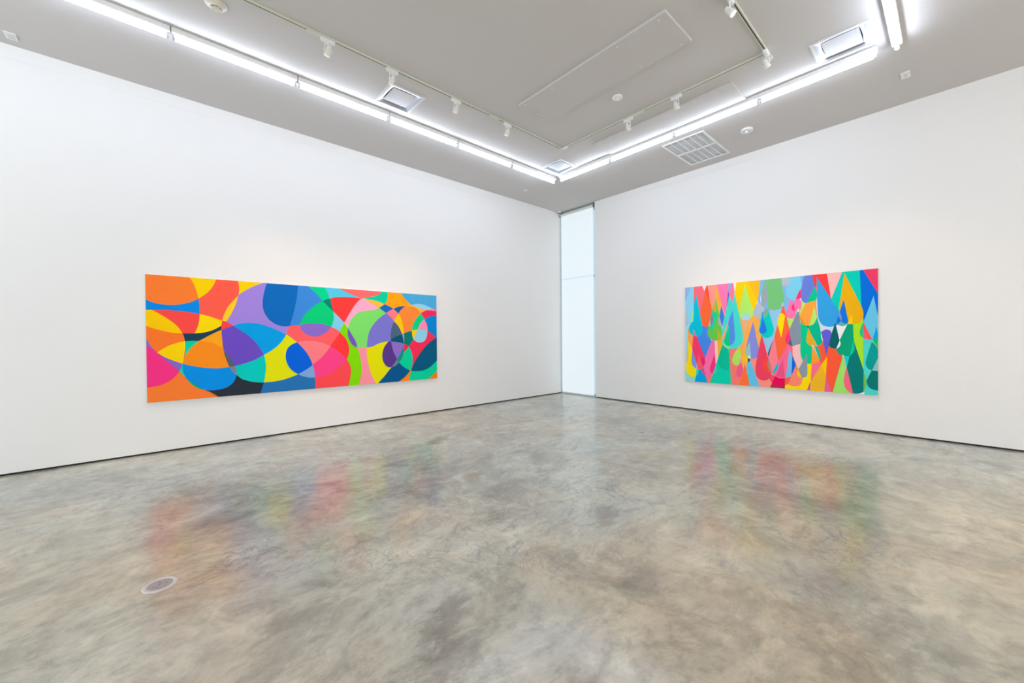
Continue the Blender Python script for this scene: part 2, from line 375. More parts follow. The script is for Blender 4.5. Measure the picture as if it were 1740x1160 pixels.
# ------------------------------------------------------------------ square air vents
def make_vent(x, y, label):
    t = thing('ceiling_vent', label, 'air vent', (x, y, HC), group='square plaque air vents')
    n = bmesh.new(); a, b = DH, DH-.034
    for (x0, x1, y0, y1) in ((-a, a, -a, -b), (-a, a, b, a), (-a, -b, -b, b), (b, a, -b, b)): box(n, x0, x1, y0, y1, -.010, 0, bev=.002)
    obj('frame', n, mat('vent_frame_enamel', (.70, .71, .73), .4), t)
    # pressed metal cone that curves up to the round duct
    c = bmesh.new(); rings = []
    for s in range(9):
        u = s/8; half = b-.0005-(b-.135)*(math.sin(u*math.pi/2)); z = -.004+.150*(1-math.cos(u*math.pi/2)); ring = []
        for k in range(48):
            th = 2*math.pi*k/48; cx, cy = math.cos(th), math.sin(th); m_ = max(abs(cx), abs(cy))
            sq = Vector((cx/m_*half, cy/m_*half, z)); ro = Vector((cx*half, cy*half, z)); ring.append(c.verts.new(sq.lerp(ro, u**1.5)))
        rings.append(ring)
    for p, q in zip(rings, rings[1:]):
        for k in range(48): c.faces.new((p[k], p[(k+1) % 48], q[(k+1) % 48], q[k]))
    obj('cone', c, metal_m, t, smooth=True)
    d = bmesh.new(); lathe(d, [(.134, .145), (.134, .28), (0, .28)], 32); obj('duct', d, dark_m, t, smooth=True, recalc=False)
    p = B(-.168, .168, -.168, .168, .010, .020, bev=.002)
    for sx in (-1, 1):
        for sy in (-1, 1): cyl(p, (sx*.12, sy*.12, .019), (sx*.12, sy*.12, .12), .004, 8)
    obj('plaque', p, mat('vent_plaque_enamel', (.62, .62, .64), .4), t)
for (x, y), lab in zip(dif, ('square ceiling vent between the left tube row and the left track', 'square ceiling vent tucked in the corner where the two tube rows meet', 'large looking square vent at the top right, beside the tube end')): make_vent(x, y, lab)
# return air grille
gt = thing('return_air_grille', 'large white rectangular air grille with bars, right of the tube row', 'air vent', ((GX0+GX1)/2, (GY0+GY1)/2, H))
gx, gy = (GX1-GX0)/2, (GY1-GY0)/2; fw = .035
n = bmesh.new()
for (x0, x1, y0, y1) in ((-gx, gx, -gy, -gy+fw), (-gx, gx, gy-fw, gy), (-gx, -gx+fw, -gy+fw, gy-fw), (gx-fw, gx, -gy+fw, gy-fw)): box(n, x0, x1, y0, y1, -.014, 0, bev=.002)
obj('frame', n, enamel, gt)
n = bmesh.new(); box(n, -.028, .028, -gy+fw, gy-fw, -.011, .004)
for k in range(1, 6):
    yy = -gy+fw+(2*gy-2*fw)*k/6; box(n, -gx+fw, -.028, yy-.006, yy+.006, -.009, .006); box(n, .028, gx-fw, yy-.006, yy+.006, -.009, .006)
obj('divider_bars', n, enamel, gt)
lv = bmesh.new()
for s in (-1, 1):
    xs = [(-gx+fw+.004, -.030), (.030, gx-fw-.004)][0 if s < 0 else 1]
    cnt = 24; st = (xs[1]-xs[0])/cnt
    for k in range(cnt):
        x = xs[0]+st*k
        # thin blades leaning opposite ways in the two halves
        x0, x1, z0, z1 = (x+st*.95, x, .008, .026) if s < 0 else (x, x+st*.99, .011, .0135)
        vs = [lv.verts.new((x0, -gy+fw, z0)), lv.verts.new((x0, gy-fw, z0)), lv.verts.new((x1, gy-fw, z1)), lv.verts.new((x1, -gy+fw, z1))]
        ws = [lv.verts.new((v.co.x, v.co.y, v.co.z+.0015)) for v in vs]
        lv.faces.new(vs); lv.faces.new(ws[::-1])
        for i in range(4): lv.faces.new((vs[i], vs[(i+1) % 4], ws[(i+1) % 4], ws[i]))
obj('louvre_blades', lv, mat('grille_blade_grey', (.74, .77, .80), .45), gt)
n = B(-gx+.032, gx-.032, -gy+.032, gy-.032, .06, .07); obj('duct_back', n, mat('grille_duct_grey', (.5, .5, .49), .7), gt)
# ------------------------------------------------------------------ access panels
def panel(x0, x1, y0, y1, label, th, screws, holder):
    t = thing('access_panel', label, 'ceiling panel', ((x0+x1)/2, (y0+y1)/2, H-.0006))
    a, b = (x1-x0)/2, (y1-y0)/2
    obj('board', B(-a, a, -b, b, -th, 0, bev=.0015), panel_m, t)
    for k in range(screws):
        for s in (-1, 1):
            yy = -b+.10+(2*b-.2)*k/(screws-1); n = bmesh.new(); lathe(n, [(0, -th-.004), (.007, -th-.003), (.010, -th+.001), (0, -th+.001)], 12, Matrix.Translation((s*(a-.06), yy, 0)))
            obj('screw', n, enamel, t, smooth=True)
    return t
panel(-4.23, -3.60, -5.155, -2.94, 'long rectangular ceiling panel inside the track loop, with bright edges', .030, 5, None)
panel(-2.46, -1.91, -5.17, -2.95, 'long rectangular ceiling panel under the track, alongside the right tube row', .022, 6, None)
# ------------------------------------------------------------------ detectors, plates, sprinkler covers, camera
def disc(name, label, cat, px, py, prof, m, extra=None, group=None):
    q = on_plane(px, py, 2, H-.02); t = thing(name, label, cat, (q.x, q.y, HC), group=group)
    n = bmesh.new(); lathe(n, prof, 40); obj('housing', n, m, t, smooth=True)
    if extra: extra(t)
    return t
def ex1(t):
    n = bmesh.new(); lathe(n, [(.040, -.040), (.040, -.054), (.036, -.058), (0, -.059)], 32); obj('sensor_cap', n, cream_pl, t, smooth=True)
    n = bmesh.new()
    for a in range(8):
        th = a*math.pi/4; m_ = Matrix.Rotation(th, 4, 'Z'); k = box(bmesh.new(), .0385, .0415, -.010, .010, -.052, -.0455)
        for v in k.verts: v.co = m_ @ v.co
        me = bpy.data.meshes.new('tmp'); k.to_mesh(me); k.free(); n.from_mesh(me); bpy.data.meshes.remove(me)
    obj('sensor_slots', n, black_m, t)
disc('smoke_detector', 'cream round smoke detector with dark slots, cut by the top edge', 'smoke detector', 367, 10,
     [(0, 0), (.092, 0), (.095, -.008), (.086, -.018), (.064, -.027), (.056, -.036), (.052, -.044), (.048, -.046), (.0, -.044)], cream_pl, ex1)
def ex2(t):
    n = bmesh.new(); lathe(n, [(.020, -.026), (.018, -.036), (.010, -.042), (0, -.043)], 24); obj('sensor_cap', n, white_pl, t, smooth=True)
disc('smoke_detector', 'small flat white round detector between the ceiling panel and right track', 'smoke detector', 1049, 167,
     [(0, 0), (.070, 0), (.072, -.012), (.066, -.022), (.040, -.030), (0, -.028)], white_pl, ex2)
def ex3(t):
    n = bmesh.new(); lathe(n, [(.026, -.034), (.024, -.050), (.014, -.060), (0, -.062)], 24); obj('sensor_cap', n, mat('strobe_lens', (.75, .8, .85), .15), t, smooth=True)
    for s in (-1, 1):
        n = bmesh.new(); lathe(n, [(0, -.0385), (.010, -.0380), (.011, -.030), (0, -.030)], 12, Matrix.Translation((.042*s*.67, -.042*s*.74, 0)))
        obj('red_mark', n, mat('red_letters', (.6, .12, .08), .5), t)
disc('fire_alarm', 'round white fire alarm strobe with small red marks, right of the grille', 'fire alarm', 1269, 222,
     [(0, 0), (.088, 0), (.092, -.008), (.090, -.028), (.080, -.036), (0, -.036)], white_pl, ex3)
disc('sprinkler_cover', 'tiny flat white disc on ceiling near the room corner', 'sprinkler cover', 893, 324.5, [(0, 0), (.045, 0), (.045, -.005), (.041, -.007), (0, -.007)], white_pl)
def ex4(t):
    n = bmesh.new(); cyl(n, (0, 0, -.010), (0, 0, -.050), .006, 10); lathe(n, [(0, -.050), (.018, -.050), (.018, -.053), (0, -.053)], 16); obj('sprinkler_head', n, mat('chrome', (.7, .7, .72), .2, metal=1), t, smooth=True)
disc('sprinkler', 'tiny sprinkler head beside the near-corner end of the inner ceiling panel', 'sprinkler', 912, 189, [(0, -.0226), (.018, -.0226), (.018, -.027), (0, -.030)], white_pl, ex4)
def plate(label, x, y, sx, sy, holes_):
    t = thing('ceiling_outlet', label, 'outlet', (x, y, HC))
    obj('cover_plate', B(-sx, sx, -sy, sy, -.014, 0, bev=.003), white_pl, t)
    for s in holes_:
        a = (sx*.55, sy*.32)
        obj('socket', B(-a[0], a[0], s*sy*.45-a[1], s*sy*.45+a[1], -.018, -.013, bev=.002), mat('socket_plastic', (.68, .70, .70), .35), t)
plate('small white outlet plate on the ceiling, top left beside the wall', -9.29, -.225, .045, .07, (-1, 1))
plate('small white outlet plate on the ceiling at right, below the tube end', -.90, -6.715, .085, .045, (0,))
cm = thing('security_camera', 'tiny white dome camera with black lens, high in the room corner', 'camera', (-.085, -.075, HC))
n = bmesh.new(); lathe(n, [(0, 0), (.050, 0), (.052, -.020), (.048, -.034), (0, -.036)], 28); obj('base', n, white_pl, cm, smooth=True)
n = bmesh.new(); bmesh.ops.create_uvsphere(n, u_segments=24, v_segments=14, radius=.036, matrix=Matrix.Translation((0, 0, -.046))); eye = obj('eyeball', n, white_pl, cm, smooth=True)
d = (CAM-Vector((-.085, -.075, H-.046))).normalized(); n = bmesh.new(); cyl(n, Vector((0, 0, -.046))+d*.028, Vector((0, 0, -.046))+d*.0375, .019, 20); obj('lens', n, black_m, eye)
# floor covers
def cover(px, py, label):
    q = on_plane(px, py, 2, 0); t = thing('floor_cover', label, 'floor cover', (q.x, q.y, 0), group='round floor cleanout covers')
    n = bmesh.new(); lathe(n, [(.062, .0035), (.066, .0055), (.080, .0055), (.086, .0005), (.062, .0005)], 48); obj('rim', n, mat('pale_cover_rim', (.66, .64, .64), .35, metal=.2), t, smooth=True)
    n = bmesh.new(); lathe(n, [(0, .004), (.0625, .004), (.0625, .0006), (0, .0006)], 48); p = obj('lid', n, mat('brownish_cover_lid', (.42, .34, .32), .5, noise=(30, .15, .3)), t)
    n = bmesh.new()
    for (x0, x1, y0, y1) in ((-.03, -.012, .018, .024), (.012, .03, .018, .024), (-.004, .004, -.012, .006), (-.02, .02, -.034, -.030)): box(n, x0, x1, y0, y1, .0035, .0046)
    o = obj('screw_slots', n, mat('cover_slot', (.20, .16, .15), .6), p); o.rotation_euler = (0, 0, YAW-math.pi/2)
cover(272, 993.5, 'round metal cleanout cover in the concrete floor at lower left')
cover(1090, 735.5, 'small distant round cover in the floor, in front of the right wall near the window')
cover(670.5, 715.2, 'tiny round floor cover right at the foot of the left wall under the wide painting')
# ------------------------------------------------------------------ paintings
TILES = dict(A=(243, 460), B=(410, 460), C=(575, 460), D=(243, 570), E=(410, 570), F=(575, 570),
             G=(1160, 450), H=(1270, 450), I=(1380, 450), J=(1160, 560), K=(1270, 560), L=(1380, 560))
def parse(s):
    pts = []; t = None
    for tok in s.split():
        if tok in TILES: t = TILES[tok]; continue
        c = tok.endswith('!'); a, b = tok.rstrip('!').split(',')
        pts.append((t[0]+float(a)/10, t[1]+float(b)/10, c))
    return pts
def smooth_outline(pts, step=5):
    n = len(pts); out = []
    for i in range(n):
        p0, p1, p2, p3 = pts[i-1], pts[i], pts[(i+1) % n], pts[(i+2) % n]
        a = Vector(p1[:2]); b = Vector(p2[:2])
        out.append(a)
        if p1[2] and p2[2]: continue
        m1 = (b-Vector(p0[:2]))*.5; m2 = (Vector(p3[:2])-a)*.5; ch = b-a
        L_ = ch.length
        if p1[2]: m1 = ch*1.5-m2*.5 if not p2[2] else ch
        if p2[2]: m2 = ch*1.5-m1*.5 if not p1[2] else ch
        # keep handles proportional to this span
        for m_ in (m1, m2):
            if m_.length > L_*1.6: m_ *= L_*1.6/m_.length
        for k in range(1, step):
            t = k/step; t2 = t*t; t3 = t2*t
            out.append(a*(2*t3-3*t2+1)+m1*(t3-2*t2+t)+b*(-2*t3+3*t2)+m2*(t3-t2))
    return out
def clip(poly, u0, u1, v0, v1):
    def cut(P, inside, inter):
        o = []
        for i in range(len(P)):
            a, b = P[i-1], P[i]
            if inside(b):
                if not inside(a): o.append(inter(a, b))
                o.append(b)
            elif inside(a): o.append(inter(a, b))
        return o
    for k, lim, s in ((0, u0, 1), (0, u1, -1), (1, v0, 1), (1, v1, -1)):
        if not poly: return poly
        poly = cut(poly, lambda p: (p[k]-lim)*s >= 0, lambda a, b: tuple(a[j]+(b[j]-a[j])*((lim-a[k])/(b[k]-a[k])) if j != k else lim for j in (0, 1)))
    return poly
def painting(name, label, axis, u0, u1, z0, z1, depth, shapes, basecol, skip_frac=0):
    """canvas on the wall plane (axis 1: wall y=0, u is x; axis 0: wall x=0, u is y). Paint areas are thin layers on its face."""
    face = -depth
    t = thing(name, label, 'painting', ((u0+u1)/2, 0, z0) if axis == 1 else (0, (u0+u1)/2, z0))
    uc = (u0+u1)/2
    st = B(u0-uc, u1-uc, face+.0006, -.004, 0, z1-z0, bev=.002) if axis == 1 else B(face+.0006, -.004, u0-uc, u1-uc, 0, z1-z0, bev=.002)
    obj('stretcher_canvas', st, mat('canvas_edge', (.78, .77, .74), .8), t)
    bm = bmesh.new(); mats = []; idx = {}
    def mi(c):
        if c not in idx:
            idx[c] = len(mats); a = mat('paint_%02x%02x%02x' % c, lin(c), .8, spec=.12); mats.append(a)
        return idx[c]
    def lay(poly, c, z):
        pl = []
        for p in poly:
            if not pl or (abs(p[0]-pl[-1][0])+abs(p[1]-pl[-1][1])) > 1e-5: pl.append(p)
        if len(pl) > 2 and abs(pl[0][0]-pl[-1][0])+abs(pl[0][1]-pl[-1][1]) < 1e-5: pl.pop()
        if len(pl) < 3: return
        area = sum(pl[i-1][0]*pl[i][1]-pl[i][0]*pl[i-1][1] for i in range(len(pl)))
        if abs(area) < 1e-6: return
        # face must look into the room: -y for axis 1, -x for axis 0
        want = area > 0 if axis == 1 else area < 0
        if not want: pl = pl[::-1]
        vs = [bm.verts.new((u-uc, z, v-z0) if axis == 1 else (z, u-uc, v-z0)) for u, v in pl]
        f = bm.faces.new(vs); f.normal_update(); f.material_index = mi(c)
    lay([(u0, z0), (u1, z0), (u1, z1), (u0, z1)], basecol, face)
    k = 0
    for c, s in shapes:
        k += 1
        q = [on_plane(p.x, p.y, axis, face) for p in smooth_outline(parse(s))]
        pl = [((w_.x if axis == 1 else w_.y), w_.z) for w_ in q]
        lay(clip(pl, u0, u1, z0, z1), c, face-k*.00006)
    bmesh.ops.triangulate(bm, faces=bm.faces, ngon_method='EAR_CLIP')
    obj('painted_face', bm, mats, t, recalc=False)
ART1 = [
((255,212,2), "A 780,100! 1240,140! 1200,240 1130,335 1050,405 945,470! 850,300"),
((0,140,236), "A 40,400! 940,470! 958,560 963,640 962,737! 800,705 600,680 350,663 40,660!"),
((255,128,51), "A 30,30! 785,100! 850,200 900,320 942,470! 820,528 640,568 450,580 250,556 130,522 40,482!"),
((255,212,2), "A 1612,160! B 395,200! B 240,252 B 100,318 B 0,378 A 1620,415! A 1636,300"),
((162,135,228), "A 1620,415! B 0,377 B 100,317 B 240,250 B 385,207! B 1000,240! B 820,938! B 765,1082! B 600,1000 B 400,925 B 250,892 B 100,882 A 1670,892 A 1530,930! A 1405,862! A 1480,760 A 1560,620 A 1600,500"),
((255,208,40), "A 1618,418! 1540,500 1450,605 1385,725 1342,847! 1410,864! 1490,750 1560,610 1600,500"),
((60,138,224), "B 900,240! 1140,262! 1260,375 1382,512! 1250,585 1130,690 1050,790 990,922! 820,942!"),
((8,108,192), "B 432,200! 962,245! 950,400 925,560 880,750 820,940! 700,943 580,905 480,835 410,745 370,640 362,520 385,370"),
((0,216,148), "B 1140,260! 1425,280! 1460,350 1505,470! 1382,513! 1260,375"),
((88,206,240), "B 1425,280! B 1660,295! C 30,310 C 200,390 C 395,467! C 200,447 C 0,445 B 1570,456 B 1508,470! B 1465,370"),
((255,62,62), "B 1505,470! B 1570,456 C 0,445 C 200,447 C 395,467! C 300,555 C 220,670 C 150,790 C 98,882! C 0,775 B 1560,692! B 1540,580"),
((130,212,245), "B 1560,690! C 0,777 C 100,882! C 60,960 C 20,1038! B 1600,985 B 1500,940!"),
((255,98,104), "B 815,938! B 990,920! B 1230,890 B 1400,907 B 1525,952 B 1670,1038! E 1640,0 E 1515,182! E 1400,130 E 1260,97 E 1130,88 E 1000,98 E 940,120! E 870,55 B 760,1082!"),
((0,132,118), "B 1382,512! 1440,488 1506,468! 1535,570 1562,694! 1470,600"),
((0,208,124), "B 1382,512! 1470,600 1562,695! 1572,800 1555,890 1527,952! 1400,905 1230,887 1100,897 990,920! 1050,790 1130,690 1250,585"),
((140,110,210), "B 990,920! 1100,897 1230,887 1400,905 1528,952! 1450,1040 1340,1098 1230,1115 1120,1085 1030,1010"),
((255,76,84), "E 1245,690! F 0,540! F 142,403! F 180,460 F 205,520 F 214,600 F 205,700 F 168,870! E 1258,915!"),
((132,226,0), "C 100,882! C 230,1000! F 322,198! F 355,310 F 382,430 F 392,560 F 380,690 F 342,850! F 168,870! F 205,700 F 214,600 F 205,520 F 180,460 F 142,405! F 170,330 F 182,250 F 170,150 F 130,60 C 80,1100 C 20,1036!"),
((255,58,62), "C 10,1025! F 80,0 F 130,60 F 172,160 F 182,250 F 170,330 F 142,405! F 90,350 F 0,268 E 1510,180! E 1640,0 B 1668,1040!"),
((255,68,142), "E 1515,180! F 0,268 F 80,340 F 142,405! F 80,485 F 0,550 E 1550,625 E 1400,690 E 1248,712! E 1225,600 E 1212,492! E 1320,410 E 1420,310"),
((255,130,138), "E 950,112! 1040,92 1150,86 1270,97 1400,130 1517,180! 1420,310 1320,410 1213,494! 1160,370 1080,250"),
((228,230,12), "B 765,1080! E 870,52 E 952,112! E 1000,400! E 965,655! E 800,722 E 600,775 E 383,799! E 410,650 E 421,520 E 410,420 E 388,325! E 550,230 E 680,110"),
((38,116,186), "E 385,795! 600,772 800,722 965,655! 1250,700! 1258,915! 315,990! 360,870"),
((128,170,224), "E 1213,497! 1243,600 1250,712! 1150,710 1050,690 965,655! 1100,580"),
((0,100,226), "E 950,112! 1080,250 1160,370 1214,497! 1100,580 965,655! 860,592 790,500 757,400 757,300 790,210 860,150"),
((44,52,64), "E 387,795! 360,870 322,990! D 1310,1060! D 1180,975 D 1030,915! D 1400,780! D 1585,660! D 1670,728 E 60,752 E 200,785"),
((0,206,196), "D 1560,510! E 0,490 E 200,425 E 388,325! E 412,420 E 421,520 E 410,650 E 385,797! E 200,787 E 60,752 D 1670,726 D 1583,665! D 1588,600"),
((108,78,200), "A 1332,1000! A 1530,930! B 0,1018 E 110,-10 E 200,70 E 300,185 E 388,325! E 200,425 E 0,490 D 1560,518! D 1490,390 D 1380,250! D 1352,150 D 1338,0"),
((0,162,236), "A 1530,928! A 1670,892 B 100,882 B 250,890 B 400,925 B 600,1000 B 765,1082! E 680,110 E 550,230 E 388,326! E 300,185 E 200,70 E 110,-10 B 0,1018"),
((255,72,74), "A 1342,845! 1430,870 1532,930! 1335,1003! 1330,930"),
((255,222,0), "A 962,735! 1100,765 1345,848! 1330,932! 1200,1000 1050,1045 875,1062! 930,950 957,830"),
((30,66,88), "A 660,1058! 880,1062! 1050,1045 1200,1000 1332,930! 1332,1005! 1180,1070 D 1110,5 D 945,100! D 830,100 D 705,105! D 700,40"),
((255,77,72), "A 140,662! 350,663 600,680 800,705 962,737! 955,840 930,950 878,1063! 665,1063! 600,960 500,870 380,790 250,715"),
((255,204,0), "A 30,660! 145,662! 250,715 380,790 500,870 600,960 668,1062! 500,1052 300,1010 150,970 30,925!"),
((134,108,206), "D 40,0! 150,200! 240,288 380,370 550,435 672,478! 650,550 618,605! 500,510 350,380 200,255 40,160!"),
((255,122,44), "A 30,925! 150,970 300,1010 500,1052 668,1062! D 695,20 D 712,98! D 600,117 D 450,167 D 340,222 D 240,287! D 150,200 D 90,110 D 50,20"),
((255,128,51), "D 40,870! 400,700! 620,598! 740,740 800,800 900,875 1040,920 1320,1060! 40,1170!"),
((255,214,2), "D 240,288! 340,222 450,167 600,117 712,98! 712,200 698,350 672,477! 550,437 380,370"),
((0,214,168), "D 710,98! 830,90 950,92! 880,180! 705,375! 713,250"),
((255,168,28), "D 940,96! A 1180,1072 A 1334,1000! D 1340,0 D 1362,230! 1250,160 1100,120"),
((88,98,118), "D 1382,255! 1490,390 1566,516! 1460,532! 1420,420 1385,330"),
((255,145,30), "D 950,94! 1100,106 1250,155 1362,225! 1385,320 1420,420 1467,531! 1350,549 1240,556 1050,546 850,516 672,477! 705,370 800,220"),
((0,214,168), "D 668,480! 690,600 725,712! 618,600! 650,550"),
((0,170,120), "D 720,700! 850,800! 1040,922! 900,877 800,802"),
((0,146,236), "D 670,478! 850,517 1050,547 1240,557 1350,550 1467,531! 1520,612 1583,667! 1562,750 1510,820 1420,880 1300,915 1150,932 1030,920! 850,808 730,715! 685,610"),
((128,130,152), "D 1466,532! 1566,515! 1588,600 1583,667! 1520,612"),
((250,52,136), "D 40,165! 200,257 350,382 500,512 618,602! 560,680 450,770 330,830 200,865 40,882!"),
# right-hand third
((255,112,110), "C 20,290! 735,345! 700,395 620,430 500,450 405,468! 200,390"),
((0,214,168), "C 730,345! 835,350! 840,440 820,510 780,567! 640,512 408,468! 500,448 620,430 700,395"),
((255,176,212), "C 392,467! 470,492 692,632! 700,700! 300,800! 162,978! 98,882! 150,790 220,670 300,555"),
((255,195,70), "C 405,467! 640,510 782,567! 690,633! 550,545"),
((255,168,20), "C 832,350! 1062,365! 1120,465 1245,578! 1135,600! 1100,650! 935,648! 860,605 782,568! 820,510 840,440"),
((76,174,226), "C 1060,365! 1690,410! 1690,690! 1550,620 1450,575 1350,560 1235,577! 1120,465"),
((255,190,70), "C 1140,600! 1240,575! 1350,625 1490,668! 1400,722! 1320,645 1250,610"),
((246,44,92), "C 1398,720! 1490,668! 1690,680! 1690,758! 1560,772 1460,822!"),
((0,138,220), "C 1460,822! 1560,772 1690,756! 1690,1140! 1645,1142! 1600,1080 1512,1022! 1508,930"),
((150,216,244), "C 1240,576! 1350,559 1450,575 1550,618 1600,642! 1490,668! 1350,625"),
((255,140,190), "C 1488,668! 1600,640! 1690,690!"),
((255,142,58), "C 1130,598! 1250,608 1330,645 1402,722! 1330,800 1270,900 1248,1018! 1180,1035 1110,1062! 1090,900 1060,800 1018,725! 1070,650"),
((20,100,166), "C 933,645! 1030,608 1135,598! 1070,655 1020,724!"),
((126,228,110), "C 695,632! 812,715! 700,800 600,900 530,1020 495,1160 F 483,202! F 320,202! F 290,95 C 250,1120 C 160,978! C 180,900 220,820 300,735 380,692 480,680 620,658"),
((26,106,200), "C 783,569! 860,602 935,645! 870,675 810,716! 693,632!"),
((255,130,142), "C 935,645! 1020,725! 980,780 946,858! 880,780 810,715!"),
((124,122,216), "C 812,716! 880,785 948,858! 900,960 890,1100 F 892,98! F 780,112 F 680,140 F 580,185 F 483,201! C 500,1120 C 540,1000 C 620,880 C 710,790"),
((78,104,132), "C 946,857! 1025,950 1082,1070! 990,1110 F 893,75! C 888,1080 C 905,960"),
((255,206,0), "C 1018,724! 1060,800 1090,900 1113,1062! 1080,1072! 1025,950 945,857! 980,780"),
((0,88,118), "C 1080,1072! C 1100,1140 F 1110,137! F 1000,110 F 890,100! F 893,65! C 990,1110"),
((170,145,220), "C 1079,1070! 1114,1060! F 1118,70 F 1110,142! F 1102,60"),
((252,46,90), "C 1505,1010! C 1600,1080 C 1647,1142! F 1690,20! F 1550,130! F 1450,240! F 1235,600! F 1262,450! F 1250,320! F 1190,190! F 1275,60!"),
((0,128,114), "C 1112,1060! 1180,1035 1248,1015! 1255,1100 F 1275,65! F 1194,190! F 1155,158 F 1110,138! F 1118,60"),
((0,216,142), "C 1400,722! 1462,822! 1395,890 1345,1002! 1246,1015! 1270,900 1330,800"),
((255,148,194), "C 1461,822! 1505,930 1512,1022! 1430,998 1343,1002! 1395,890"),
((255,212,2), "C 1246,1014! 1346,1000! 1310,1080 F 1278,68! C 1255,1110"),
((146,216,242), "C 1345,1001! 1430,996 1512,1022! F 1498,20 F 1460,90 F 1380,118 F 1310,95 F 1274,62!"),
((238,40,90), "F 1110,138! 1160,160 1196,190! 1108,302!"),
((255,140,0), "F 1222,590! 1690,570! 1690,760! 1000,800!"),
((0,216,164), "F 1232,590! F 1690,390! F 1690,580! F 1590,680 F 1490,760! F 1200,785! F 1215,680"),
((0,92,132), "F 1690,20! 1690,400! 1560,530 1450,588 1320,605 1233,597! 1290,450 1380,310 1480,180 1590,80"),
((0,88,148), "F 1025,455! 1120,540 1222,592! 1120,710 1010,790! 650,815! 880,545! 970,510"),
((0,214,160), "F 1194,190! 1245,290 1262,400 1250,510 1221,593! 1120,540 1027,455! 1085,380 1108,300!"),
((232,230,0), "F 484,200! 580,185 680,137 780,106 860,98! 870,300! 900,535! 780,690! 670,812! 645,820! 570,680 510,500 485,330"),
((255,152,168), "F 318,200! 485,200! 483,330 508,500 570,680 650,825! 338,850! 382,700 392,560 380,420 352,300"),
((90,58,144), "F 850,98! 894,100! 930,260 996,402! 903,530! 860,540 800,505 755,425 745,320 775,200"),
((144,112,208), "F 892,100! 1000,110 1112,138! 1070,260 995,403! 935,270"),
((0,150,140), "F 1110,137! 1112,260 1085,370 1026,456! 993,402! 1070,260"),
((110,130,150), "F 994,402! 1027,456! 970,512 903,532!"),
((118,86,200), "C 162,975! 250,1125 F 290,92 F 322,200! F 240,160 F 180,60 C 157,1070"),
]
